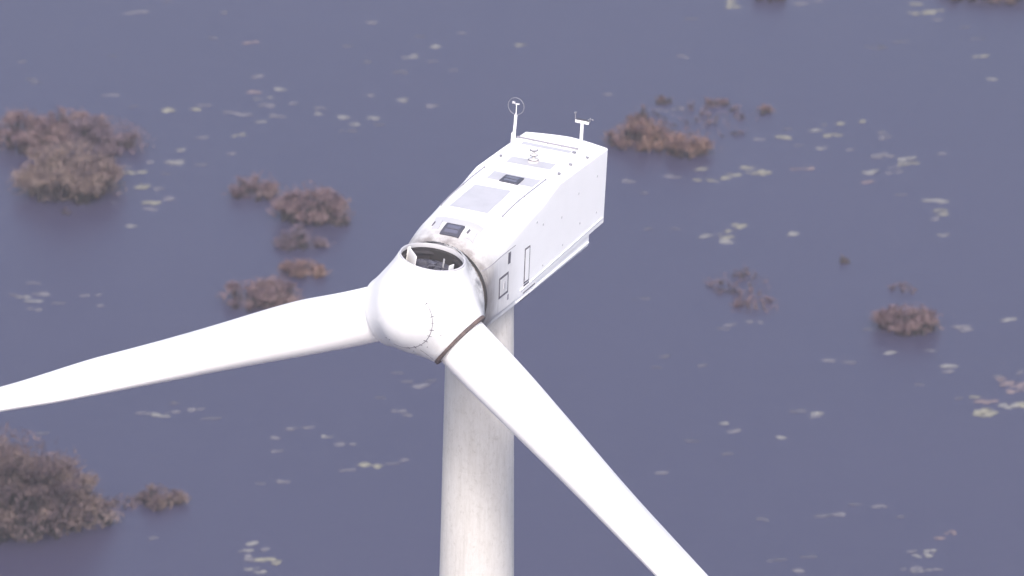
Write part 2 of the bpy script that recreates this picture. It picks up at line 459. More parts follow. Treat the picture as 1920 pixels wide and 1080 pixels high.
d = side_door([(5.26, .72), (5.30, -.60), (4.86, -.60), (4.82, .72)], .065)
d['label'] = 'tall narrow hatch outline on the side'
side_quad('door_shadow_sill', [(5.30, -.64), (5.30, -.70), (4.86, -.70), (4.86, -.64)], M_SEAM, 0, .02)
d = side_door([(3.50, .32), (3.54, -.46), (2.72, -.46), (2.68, .32)], .085); d['label'] = 'square grimy hatch low on the side'
side_quad('door_latch', [(3.22, .06), (3.22, -.2), (3.10, -.2), (3.10, .06)], M_TRIM, .004, .03, d)
side_quad('side_vent', [(3.62, 1.02), (3.62, .60), (3.42, .60), (3.42, 1.02)], M_SEAM, 0, .01)
side_quad('side_vent', [(3.62, -.55), (3.62, -.75), (3.50, -.75), (3.50, -.55)], M_SOFTSEAM, 0, .008)
# seam between hood and lower front side
bm = bmesh.new()
pts = []
for k in range(12):
    s = 1.35 + k * .24; h = 1.02 + .10 * math.sin(k / 11 * 1.5)
    hw, rt_, tp = n_hw(s), n_rt(s), n_top(s); dz = h - (tp - rt_)
    x = n_tc(s) + hw - (rt_ - math.sqrt(max(0, rt_ ** 2 - max(0, dz) ** 2))); pts.append((x - .004, s, h))
add_tube(bm, pts, .016, 6); bm_obj('hood_seam', bm, M_SOFTSEAM, nac, 60)
for s_, h_ in ((9.3, 1.35), (9.55, .15), (6.3, 1.15), (6.45, -.42), (5.75, 1.4), (7.9, .9), (8.1, -.2), (10.9, 1.5), (11.0, .1)):
    bm = bmesh.new(); add_rev(bm, (SX - .002, s_, h_), (1, 0, 0), [(.045, -.01), (.045, .006), (.02, .02), (0, .02)], 12); bm_obj('side_bolt', bm, M_PANEL, nac, 30)
bm = bmesh.new()
for k in range(3): add_rev(bm, (SX - .55 - .0, 2.95 - .03 * k, 1.92 - .11 * k), (.7, 0, .7), [(.05, -.1), (.05, .02), (0, .03)], 10)
bm_obj('cable_gland', bm, M_PANEL, nac, 30)

# collar ring between nacelle and spinner
bm = bmesh.new(); add_rev(bm, (0, 0, 0), (0, 1, 0), [(1.60, .93), (1.60, 1.16), (1.2, 1.16), (1.2, .93)], 96, True); hubpart(bm_obj('rotor_bearing_gap', bm, M_DARK, None, 30))
bm = bmesh.new(); add_rev(bm, (0, 0, 0), (0, 1, 0), [(1.76, 1.15), (1.79, 1.165), (1.79, 1.23), (1.76, 1.25), (1.60, 1.25), (1.60, 1.15)], 96, True); bm_obj('front_flange', bm, M_DARK, nac, 30)

# spinner: smooth union of nose dome, tail skirt and three blade ports
PHI = [R(7.0), R(127.12), R(246.77)]
def bdir(p): return np.array([math.sin(p), 0, math.cos(p)])
def smin(a, b_, k):
    h = np.clip(.5 + .5 * (b_ - a) / k, 0, 1); return b_ * (1 - h) + a * h - k * h * (1 - h)
PORT_R, PORT_L = 1.13, 1.70
def sdf(P):
    x, y, z = P[:, 0], P[:, 1], P[:, 2]; rr = np.sqrt(x * x + z * z)
    yy = np.where(y < 0, y / 2.12, y / 6.0)
    k = np.sqrt((rr / 1.66) ** 2 + yy ** 2); d = (k - 1) * 1.5
    rk = 1.63 + .07 * np.clip((y + .1) / 1.0, 0, 1) ** 1.3
    dk = np.maximum(rr - rk, np.maximum(-(y + .2), y - 1.08)); d = smin(d, dk, .25)
    for p in PHI:
        a = bdir(p); al = P @ a; rad = np.sqrt(np.maximum(0, (P ** 2).sum(1) - al ** 2))
        rd = .06; q0 = rad - (PORT_R - rd) - .22 * np.clip((PORT_L - al) / PORT_L, 0, 1); q1 = np.abs(al - PORT_L / 2) - (PORT_L / 2 - rd)
        dp = np.minimum(np.maximum(q0, q1), 0) + np.sqrt(np.maximum(q0, 0) ** 2 + np.maximum(q1, 0) ** 2) - rd
        d = smin(d, dp, .52)
    return np.maximum(d, y - 1.10)
bm = bmesh.new(); bmesh.ops.create_icosphere(bm, subdivisions=7, radius=1.0)
dirs = np.array([v.co[:] for v in bm.verts]); dirs /= np.linalg.norm(dirs, axis=1)[:, None]
lo = np.full(len(dirs), .4); hi = np.full(len(dirs), 3.2)
org = np.array([0, -.15, 0])
for _ in range(26):
    mid = (lo + hi) / 2; s_ = sdf(org + dirs * mid[:, None]); lo = np.where(s_ < 0, mid, lo); hi = np.where(s_ < 0, hi, mid)
P = org + dirs * lo[:, None]
a0 = bdir(PHI[0]); al = P @ a0; rad = np.sqrt(np.maximum(0, (P ** 2).sum(1) - al ** 2))
cut = (al > PORT_L - .12) & (rad < PORT_R - .04)
dele = []
for i, v in enumerate(bm.verts):
    v.co = P[i]
    if cut[i]: dele.append(v)
bmesh.ops.delete(bm, geom=dele, context='VERTS')
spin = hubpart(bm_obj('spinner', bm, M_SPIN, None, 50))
spin['label'] = 'white domed spinner with an open port where a blade is missing'

def blade_frame(p, cone=0.0):
    """local frame at the hub for a blade: radial, rearwards, tangential"""
    d = Vector((math.sin(p), 0, math.cos(p))) * math.cos(cone) - Vector((0, 1, 0)) * math.sin(cone)
    T = Vector((math.cos(p), 0, -math.sin(p))); return d, Vector((0, 1, 0)), T
# open port
d0, u0, t0 = blade_frame(PHI[0])
bm = bmesh.new()
add_rev(bm, (0, 0, 0), d0, [(1.075, 1.60), (1.075, 1.735), (1.082, 1.75), (1.12, 1.75), (1.135, 1.735), (1.14, 1.66)], 96)
bm_obj('port_rim', bm, M_TRIM, spin, 35)
bm = bmesh.new()
add_rev(bm, (0, 0, 0), d0, [(1.08, 1.72), (1.08, 1.48), (1.0, 1.47), (.98, 1.40), (1.04, 1.39), (1.04, .85), (0, .85)], 72)
bm_obj('port_cavity', bm, M_CAVITY, spin, 35)
bm = bmesh.new()
add_rev(bm, (0, 0, 0), d0, [(.93, 1.05), (.93, 1.22), (.90, 1.24), (.72, 1.24), (.70, 1.21), (.70, 1.05)], 72)
for k in range(36):
    q = 2 * math.pi * k / 36; x, y, dd = frame_of(d0)
    add_rev(bm, Vector(d0) * 1.24 + (x * math.cos(q) + y * math.sin(q)) * .81, d0, [(.022, -.01), (.022, .035), (0, .035)], 6)
bm_obj('blade_bearing', bm, M_CAST, spin, 35)
bm = bmesh.new(); add_rev(bm, (0, 0, 0), d0, [(.70, 1.0), (.68, 1.12), (.45, 1.14), (.44, 1.08), (.30, 1.08), (.28, 1.18), (.12, 1.19), (.10, 1.10), (0, 1.10)], 56)
bm_obj('hub_casting', bm, M_CAST, spin, 35)
def port_pt(a, b_, h): return Vector(d0) * (1.74 + h) + t0 * a + u0 * b_
def port_plate(name, a, b_, h0, h1, mat, th=.03):
    bm = bmesh.new(); p0, p1 = port_pt(*a, 0), port_pt(*b_, 0); d = (p1 - p0); nrm = d.cross(Vector(d0)).normalized()
    add_box(bm, (p0 + p1) / 2 + Vector(d0) * (h0 + h1) / 2, (d.length, th, h1 - h0), (d.normalized(), nrm, Vector(d0)), .006)
    return bm_obj(name, bm, mat, spin, 30)
port_plate('white_cover_plate', (-.94, .12), (-.40, -.44), -.85, .02, M_BRIGHT)
port_plate('white_cover_plate', (-.97, .10), (-.95, .22), -.7, .0, M_BRIGHT, .05)
port_plate('port_bracket', (.86, -.10), (.80, -.34), -.55, .05, M_BRIGHT)
port_plate('port_bracket', (.62, -.52), (.45, -.62), -.5, -.15, M_BRIGHT)
port_plate('port_bracket', (.20, .55), (.26, .50), -.5, -.18, M_TRIM)
port_plate('cable_box', (-.25, -.25), (.30, -.40), -.62, -.42, M_CAST, .3)
port_plate('cable_box', (-.30, .42), (.0, .38), -.60, -.38, M_CAST, .2)
bm = bmesh.new()
for k in range(3):
    q = .4 + k * .35
    add_tube(bm, [port_pt(-.2 + .2 * k, -.1, -.6), port_pt(-.1 + .25 * k, .1 + .1 * k, -.38), port_pt(.2 + .2 * k, .3, -.42), port_pt(.45 + .1 * k, .38, -.62)], .025, 8)
bm_obj('loose_cables', bm, M_FRAME, spin, 60)

# nose seam with rivets, following the dome
def on_dome(s, ang, off=0.0):
    d = np.array([math.cos(ang), 0, math.sin(ang)]); lo, hi = 0., 2.6
    for _ in range(30):
        m = (lo + hi) / 2
        if sdf(np.array([[d[0] * m, s, d[2] * m]]))[0] < 0: lo = m
        else: hi = m
    return Vector((d[0] * (lo + off), s, d[2] * (lo + off)))
bm = bmesh.new(); pts = [on_dome(-1.62, R(q), -.004) for q in np.linspace(62, -108, 40)]
add_tube(bm, pts, [.009 if k < 4 or k > 33 else .014 for k in range(40)], 6)
for k in range(5, 34, 3):
    p = on_dome(-1.62 + .055, R(62 - 170 * k / 39), .0); q = on_dome(-1.62 - .055, R(62 - 170 * k / 39), 0.0)
    add_tube(bm, [p, q], .015 if k % 2 else .009, 6)
bm_obj('nose_seam', bm, M_SEAM, spin, 60)
bm = bmesh.new(); add_tube(bm, [on_dome(s, R(-62), -.004) for s in np.linspace(-1.45, -.55, 14)], .009, 6)
bm_obj('nose_seam', bm, M_SEAM, spin, 60)
for s_, q in ((-1.72, -118), (-1.66, -126), (-1.35, -20), (-1.45, -48), (-1.4, -75)):
    bm = bmesh.new(); p = on_dome(s_, R(q), 0); n = (p - Vector((0, -.3, 0))).normalized(); add_rev(bm, p, n, [(.02, -.02), (.02, .006), (0, .008)], 10); bm_obj('nose_bolt', bm, M_SEAM, spin, 30)

# blades -------------------------------------------------------------
RD = 1.92
_C = ([1.8, 3.4, 5.8, 9, 14, 18, 26, 34, 36], [3.1, 3.3, 3.4, 3.25, 3.15, 2.15, 1.4, .75, .2])
_T = ([1.8, 5.8, 9, 14, 18, 26, 34, 36], [1.95, 1.58, 1.2, .62, .5, .25, .1, .03])
_B = ([2, 6, 12, 20, 36], [10.1, 13.1, 10.6, 8, 6])
_A = ([2, 6, 14, 36], [.28, .28, .385, .34])
def blade_loop(r, n=56):
    c_, th, be, ax = pch(r, *_C), pch(r, *_T), R(pch(r, *_B)), pch(r, *_A)
    k = min(max((r - 2.4) / 3.4, 0), 1); k = k * k * (3 - 2 * k); out = []
    for i in range(n):
        q = 2 * math.pi * i / n; xc = .5 * (1 - math.cos(q))
        yt = (0.2969 * math.sqrt(xc) - .126 * xc - .3516 * xc ** 2 + .2843 * xc ** 3 - .1036 * xc ** 4) / .2
        if q >= math.pi: yt = -yt
        xa = (xc - ax) * c_; ya = yt * th
        x = (1 - k) * (.055 - math.cos(q) * RD / 2) + k * xa; y = (1 - k) * math.sin(q) * RD / 2 + k * ya
        out.append((x * math.cos(be) - y * math.sin(be), x * math.sin(be) + y * math.cos(be)))
    return out
for bi, p in ((1, PHI[1]), (2, PHI[2])):
    d, uu, T = blade_frame(p, R(1.74)); loops = []
    for r in list(np.linspace(1.55, 20, 75)) + list(np.linspace(20.6, 35.9, 26)):
        loops.append([tuple(d * r + uu * x + T * y) for x, y in blade_loop(r)])
    v_, f_ = loft(loops); bm = bmesh.new(); vs = [bm.verts.new(q) for q in v_]
    for q in f_: bm.faces.new([vs[i] for i in q])
    bl = hubpart(bm_obj('blade', bm, M_BLADE, None, 50))
    bl['label'] = 'white blade pointing down to the right across the tower' if bi == 1 else 'white blade reaching out to the left'
    dd = blade_frame(p)[0]; bm = bmesh.new()
    add_rev(bm, (0, 0, 0), dd, [(.9, 1.66), (1.135, 1.68), (1.155, 1.70), (1.155, 1.80), (1.12, 1.82), (.9, 1.82)] if bi == 1 else [(.9, 1.66), (1.06, 1.66), (1.07, 1.69), (1.07, 1.735), (1.05, 1.75), (.9, 1.75)], 96)
    bm_obj('root_seal', bm, M_RUST if bi == 1 else M_TRIM, bl, 35)

# masts on the roof ----------------------------------------------------
def mast_part(name, bm, mat, label=None):
    o = hubpart(bm_obj(name, bm, mat, None, 40))
    if label: o['label'] = label
    return o
RT_H = 2.25
x, y = -1.46, 10.15
bm = bmesh.new()
add_rev(bm, (x, y, RT_H), (0, 0, 1), [(0, .03), (.12, .03), (.12, -.02)], 16)
add_tube(bm, [(x, y, RT_H), (x, y, RT_H + .55), (x + .03, y, RT_H + 1.22)], .056, 12); add_tube(bm, [(x + .03, y, RT_H + 1.2), (x + .035, y, RT_H + 1.62)], .018, 8)
add_tube(bm, [(x - .10, y, RT_H), (x - .09, y, RT_H + .5), (x, y, RT_H + .62)], .02, 8)
add_tube(bm, [(x + .10, y + .05, RT_H), (x + .07, y, RT_H + .3), (x + .02, y, RT_H + .5)], .018, 8)
mv = mast_part('wind_vane_mast', bm, M_BRIGHT, 'thin roof mast topped by a round metal loop')
bm = bmesh.new(); cx, cz = x + .02, RT_H + 1.54; rg = .31
add_tube(bm, [(cx + rg * math.cos(q), y, cz + rg * math.sin(q)) for q in np.linspace(0, 2 * math.pi, 49)], .013, 8, False)
bm_obj('lightning_loop', bm, M_STEEL, mv, 60)
bm = bmesh.new(); add_tube(bm, [(cx - .02, y - .02, cz + .09), (cx + .12, y + .02, cz + .09)], .028, 8); add_box(bm, (cx - .1, y, cz + .12), (.12, .02, .09), None, .004)
bm_obj('wind_vane', bm, M_TRIM, mv, 40)
x, y = 1.08, 10.28
bm = bmesh.new()
add_tube(bm, [(x, y, RT_H), (x, y, RT_H + .25), (x, y, RT_H + .5), (x, y, RT_H + 1.38)], [.14, .095, .062, .06], 12)
for dx, dy in ((-.2, -.12), (.22, .06), (.02, -.22)): add_tube(bm, [(x + dx, y + dy, RT_H), (x, y, RT_H + .36)], .022, 8)
mv = mast_part('anemometer_mast', bm, M_BRIGHT, 'thin roof mast topped by a short crossbar')
bm = bmesh.new(); add_box(bm, (x, y, RT_H + 1.400), (.52, .09, .10), None, .015); bm_obj('crossbar', bm, M_BRIGHT, mv, 40)
bm = bmesh.new(); add_box(bm, (x, y + .02, RT_H + 1.475), (.46, .10, .04), None, .01); bm_obj('crossbar_cap', bm, M_FRAME, mv, 40)
bm = bmesh.new(); add_tube(bm, [(x - .27, y, RT_H + 1.380), (x - .28, y, RT_H + 1.680)], .016, 8); add_rev(bm, (x - .28, y, RT_H + 1.680), (0, 0, 1), [(.05, 0), (.05, .05), (0, .06)], 10)
bm_obj('anemometer', bm, M_STEEL, mv, 40)
bm = bmesh.new(); add_tube(bm, [(x + .26, y, RT_H + 1.380), (x + .31, y, RT_H + 1.550)], .022, 8)
for q in range(3):
    a = q * 2.1; add_tube(bm, [(x + .31, y, RT_H + 1.550), (x + .31 + .08 * math.cos(a), y + .08 * math.sin(a), RT_H + 1.550)], .008, 6); bmesh.ops.create_uvsphere(bm, u_segments=8, v_segments=6, radius=.03, matrix=Matrix.Translation((x + .31 + .09 * math.cos(a), y + .09 * math.sin(a), RT_H + 1.550)))
bm_obj('anemometer_cups', bm, M_STEEL, mv, 40)
# stacked warning light
bm = bmesh.new(); x, y = -.18, 9.05
add_rev(bm, (x, y, n_top(9)), (0, 0, 1), [(0, .46), (.13, .46), (.14, .42), (.06, .40), (.06, .30), (.14, .28), (.14, .24), (.06, .22), (.06, .13), (.16, .11), (.19, .06), (.19, -.02)], 32)
mb = mast_part('warning_light', bm, M_BEACON, 'small stacked round warning light on the roof')
for z in (.445, .26, .085):
    bm = bmesh.new(); r = .145 if z > .1 else .185
    add_rev(bm, (x, y, n_top(9) + z), (0, 0, 1), [(r - .02, -.016), (r + .006, -.012), (r + .006, .012), (r - .02, .016)], 32); bm_obj('light_band', bm, M_SEAM, mb, 40)

# ------------------------------------------------------------------ lake: helper from photo direction to a spot on the water
def ground(px, py, z=0.0):
    d = ray(px, py); k = (z - CAM[2]) / d[2]; return CAM + k * d
PXM = FPX / 362.0        # photo pixels per metre out on the water

# shrubs
def shrub(px, py, wpx, hpx, mat, label, dens=1.0, lobes=12, seed=0, spread=.55, group=None, flat=1.0):
    """px,py: where its front foot meets the water (photo pixels, 1920 wide)"""
    rnd = np.random.RandomState(seed); wpx *= 1.06; hpx *= 1.15; g = ground(px, py)
    sc_ = FPX / (np.dot(g - CAM, FW)); w = wpx / sc_; depth = w * spread
    h = max(.5, (hpx / sc_ - depth * math.sin(TH)) / math.cos(TH)) * flat
    base = g + np.array([0, depth / 2, 0])
    ro = bpy.data.objects.new('shrub', None); C.objects.link(ro); ro.location = tuple(base); tag(ro, label, 'shrub', group)
    L = []; sparse = dens < .5; lobes = int(lobes * 1.8)
    for k in range(lobes):
        a = rnd.rand() * 2 * math.pi; q = math.sqrt(rnd.rand()) * .92
        cx, cy = math.cos(a) * q * w / 2, math.sin(a) * q * depth / 2
        hh = h * (1 - .6 * q * q) * (.35 + .75 * rnd.rand()); rl = (.07 + .14 * rnd.rand() ** 1.3) * min(w, 2.2 * h + .8) * (.9 if lobes > 14 else 1.1)
        L.append((cx, cy, max(.10, (hh - rl * .6) * (1 if k % 2 else .6)), rl, rl * (.5 + .35 * rnd.rand())))
    area = sum(4 * l[3] * l[4] for l in L); n = int(dens * area * 190 * (1.0 if sparse else 1))
    n = min(n, 36000)
    wt = np.array([l[3] * l[4] * (.5 + rnd.rand()) for l in L]); wt /= wt.sum(); idx = rnd.choice(len(L), n, p=wt)
    LL = np.array(L)[idx]
    d = rnd.normal(size=(n, 3)); d[:, 2] = np.abs(d[:, 2]) * .9 - .25; d /= np.linalg.norm(d, axis=1)[:, None]
    rr = np.abs(rnd.normal(size=n)) * .30 + .62 * rnd.rand(n) ** .6
    p = LL[:, :3] + d * np.stack([LL[:, 3], LL[:, 3], LL[:, 4]], 1) * rr[:, None]
    # airy twigs scattered through and beyond the clumps
    far = rnd.rand(n) < (.45 if sparse else .16); m_ = int(far.sum()); q = rnd.rand(m_) * 6.2832; r_ = np.sqrt(rnd.rand(m_)) * (1.0 + .10 * rnd.normal(size=m_))
    p[far] = np.stack([np.cos(q) * r_ * w / 2, np.sin(q) * r_ * depth / 2, rnd.rand(m_) * h * np.maximum(.1, 1 - .75 * r_ ** 2)], 1)
    p[:, 2] = np.maximum(p[:, 2], .03)
    if not sparse: p[:, 2] = .10 * h + .93 * p[:, 2]
    td = d * .8 + rnd.normal(size=(n, 3)) * .45 + np.array([0, 0, .45]); td /= np.linalg.norm(td, axis=1)[:, None]
    ln = .18 + .42 * rnd.rand(n) ** 1.5; wd_ = .014 + .026 * rnd.rand(n)
    sdv = np.cross(td, rnd.normal(size=(n, 3))); sdv /= np.linalg.norm(sdv, axis=1)[:, None]
    a_ = p - td * ln[:, None] * .5; b_ = p + td * ln[:, None] * .5; m_ = p + sdv * (ln * .15)[:, None]
    v = np.stack([a_ - sdv * wd_[:, None] * .7, a_ + sdv * wd_[:, None] * .7, m_ + sdv * wd_[:, None], b_, m_ - sdv * wd_[:, None]], 1).reshape(-1, 3)
    v[:, 2] = np.maximum(v[:, 2], .01)
    f = (np.arange(n)[:, None] * 5 + np.arange(5)[None]).tolist()
    mesh_obj('crown', v, f, TW[mat], ro)
    bm = bmesh.new(); add_tube(bm, [(-w * .42, 0, -.16), (w * .42, 0, -.16)], depth * .42, 12)
    for v in bm.verts: v.co.z = -.16 + (v.co.z + .16) * .15
    for v in bm.verts: v.co.z -= .5 * depth * .15
    for l in L:
        for q in range(8 if not sparse else 1):  # stems massed under full crowns to darken the foot as shade would
            x0, y0 = l[0] * .8 + rnd.normal() * .18, l[1] * .8 - .12 + rnd.normal() * .18
            e = (l[0] + rnd.normal() * l[3] * .4, l[1] + rnd.normal() * l[3] * .4, l[2] + l[4] * .4 * rnd.rand())
            add_tube(bm, [(x0, y0, -.5), ((x0 * 1.2 + e[0]) / 2.2, (y0 * 1.2 + e[1]) / 2.2, e[2] * .6), e], [.075, .05, .012], 5)
    bm_obj('branches', bm, M_STEM, ro)
    return ro
G1, G2, G3, G4 = 'shrubs left of the upper blade', 'chain of shrubs above the left blade', 'shrubs at the lower left', 'shrubs behind the nacelle'
shrub(40, 295, 175, 100, 'pink', 'pinkish bare shrub cut by the left edge, behind the big tan shrub', 1, 15, 1, .75, G1)
shrub(190, 300, 170, 95, 'mauve', 'dull mauve shrub stretching right behind the big tan shrub', .85, 13, 2, .75, G1)
shrub(128, 262, 130, 70, 'pink', 'pinkish shrub filling the gap at the back of the upper left thicket', .9, 9, 22, .7, G1)
shrub(122, 388, 185, 140, 'tan', 'big tan rounded shrub at the front of the upper left thicket', 1.1, 20, 3, .7, G1)
shrub(8, 1030, 275, 232, 'brown', 'largest dark purplish brown shrub, cut off by the lower left corner', 1.15, 30, 4, .6, G3)
shrub(140, 1004, 150, 112, 'tan', 'light brown shrub leaning against the largest lower left shrub', 1.1, 13, 5, .6, G3)
shrub(298, 955, 84, 50, 'brown', 'small round brown shrub alone right of the lower left thicket', 1.2, 7, 6, .6, G3)
shrub(232, 955, 66, 28, 'mauve', 'wispy pale shrub between the lower left thicket and the small round one', .35, 7, 7, .7, G3)
shrub(473, 378, 95, 52, 'pink', 'thin pinkish shrub at the upper left end of the chain', .6, 8, 8, .6, G2)
shrub(582, 425, 140, 90, 'pink', 'widest reddish brown shrub in the chain above the left blade', 1.0, 14, 9, .6, G2)
shrub(562, 470, 85, 52, 'mauve', 'small mauve shrub just below the widest one in the chain', .7, 8, 10, .6, G2)
shrub(632, 425, 44, 40, 'pink', 'narrow pinkish shrub touching the right end of the widest chain shrub', .8, 5, 11, .6, G2)
shrub(568, 524, 80, 45, 'rust', 'small rusty shrub between the mauve shrub and the left blade', .8, 7, 12, .6, G2)
shrub(490, 588, 155, 75, 'pink', 'low pinkish shrub partly hidden behind the left blade', .9, 14, 13, .6, G2)
shrub(1200, 287, 130, 74, 'rust', 'rusty orange brown shrub beside the rear corner of the nacelle', 1.1, 13, 14, .6, G4)
shrub(1197, 240, 52, 42, 'rust', 'small reddish tuft directly behind the rusty orange shrub', .6, 5, 30, .6, G4)
shrub(1288, 301, 115, 66, 'rust', 'reddish shrub right of the rusty orange shrub', .9, 9, 15, .6, G4)
shrub(1315, 268, 200, 74, 'mauve', 'faint sparse mauve shrub spreading behind the reddish ones', .49, 15, 16, .9, G4)
shrub(1437, 215, 36, 22, 'rust', 'tiny rosy shrub right of the sparse mauve shrub', .8, 4, 17, .7, G4)
shrub(1245, 195, 34, 20, 'rust', 'tiny pinkish shrub farthest back behind the nacelle', .6, 4, 18, .7, G4)
shrub(1342, 203, 44, 20, 'pink', 'tiny low pinkish shrub between the farthest one and the rosy one', .6, 4, 19, .7, G4)
shrub(1390, 560, 120, 40, 'mauve', 'sparse sunken mauve shrub in the open water right of the nacelle', .45, 13, 20, .9)
shrub(1415, 592, 90, 45, 'pink', 'sparse reddish shrub in front of the sunken mauve one', .49, 9, 25, .9)
shrub(1398, 522, 36, 30, 'mauve', 'thin tuft at the tip of the sparse sunken shrubs', .3, 4, 26, .8)
shrub(1702, 632, 112, 70, 'pink', 'rounded pinkish shrub alone at the right of the lake', 1.1, 13, 21, .6)
shrub(1695, 552, 50, 18, 'mauve', 'faint sunken tuft above the rounded pinkish shrub', .25, 5, 27, .8)
shrub(1583, 494, 20, 10, 'brown', 'tiny dark sprig in open water at the right', .5, 3, 28, .8)
shrub(1860, 14, 190, 70, 'brown', 'dark brown shrub cut by the top right corner', 1.0, 16, 23, .55)
shrub(1445, 4, 55, 40, 'brown', 'small dark shrub peeking in at the top edge', 1.0, 6, 24, .55)
shrub(122, 404, 18, 12, 'brown', 'tiny dark sprig just in front of the big tan shrub', .4, 3, 29, .8)

# floating plant patches ------------------------------------------------
prnd = random.Random(7)
def patch(px, py, wpx, kind, label, group, hpx=None):
    g = ground(px, py, .02); sc_ = FPX / np.dot(g - CAM, FW)
    w = wpx / sc_; dp = (hpx or max(3.6, wpx * .15)) / sc_ / math.sin(TH)
    ang = prnd.gauss(.12, .10); ca, sa = math.cos(ang), math.sin(ang)
    bm = bmesh.new(); w *= prnd.uniform(.8, 1.3); dp *= prnd.uniform(.8, 1.25); n = max(5, int(w * dp * prnd.uniform(9, 15))); n = min(n, 90)
    for k in range(n):
        q = prnd.random() * 6.283; rr = math.sqrt(prnd.random())
        cx, cy = math.cos(q) * rr * w / 2, math.sin(q) * rr * dp / 2
        rad = (.06 + .14 * prnd.random() ** 1.5) * (1.0 if w > .8 else .8); m = prnd.choice((6, 7, 8)); z = .012 + .006 * (k % 7); ph = prnd.random() * 6
        ring = []
        for i in range(m):
            a = ph + i * 6.283 / m; r2 = rad * (.7 + .5 * prnd.random())
            X = cx + math.cos(a) * r2 * 1.7; Y = cy + math.sin(a) * r2 * .85
            ring.append((X * ca - Y * sa, X * sa + Y * ca))
        a = [bm.verts.new((X, Y, z)) for X, Y in ring]; b_ = [bm.verts.new((X * 1.0, Y * 1.0, z - .02)) for X, Y in ring]
        bm.faces.new(a)
        for i in range(m): bm.faces.new((a[i], b_[i], b_[(i + 1) % m], a[(i + 1) % m]))
    o = bm_obj('floating_plant', bm, PM[kind]); o.location = (g[0], g[1], .0)
    tag(o, label, 'floating plant', group)
KW = {'b': 'pale', 'm': 'dull grey', 'f': 'faint sunken', 'p': 'pinkish', 'y': 'yellowish'}
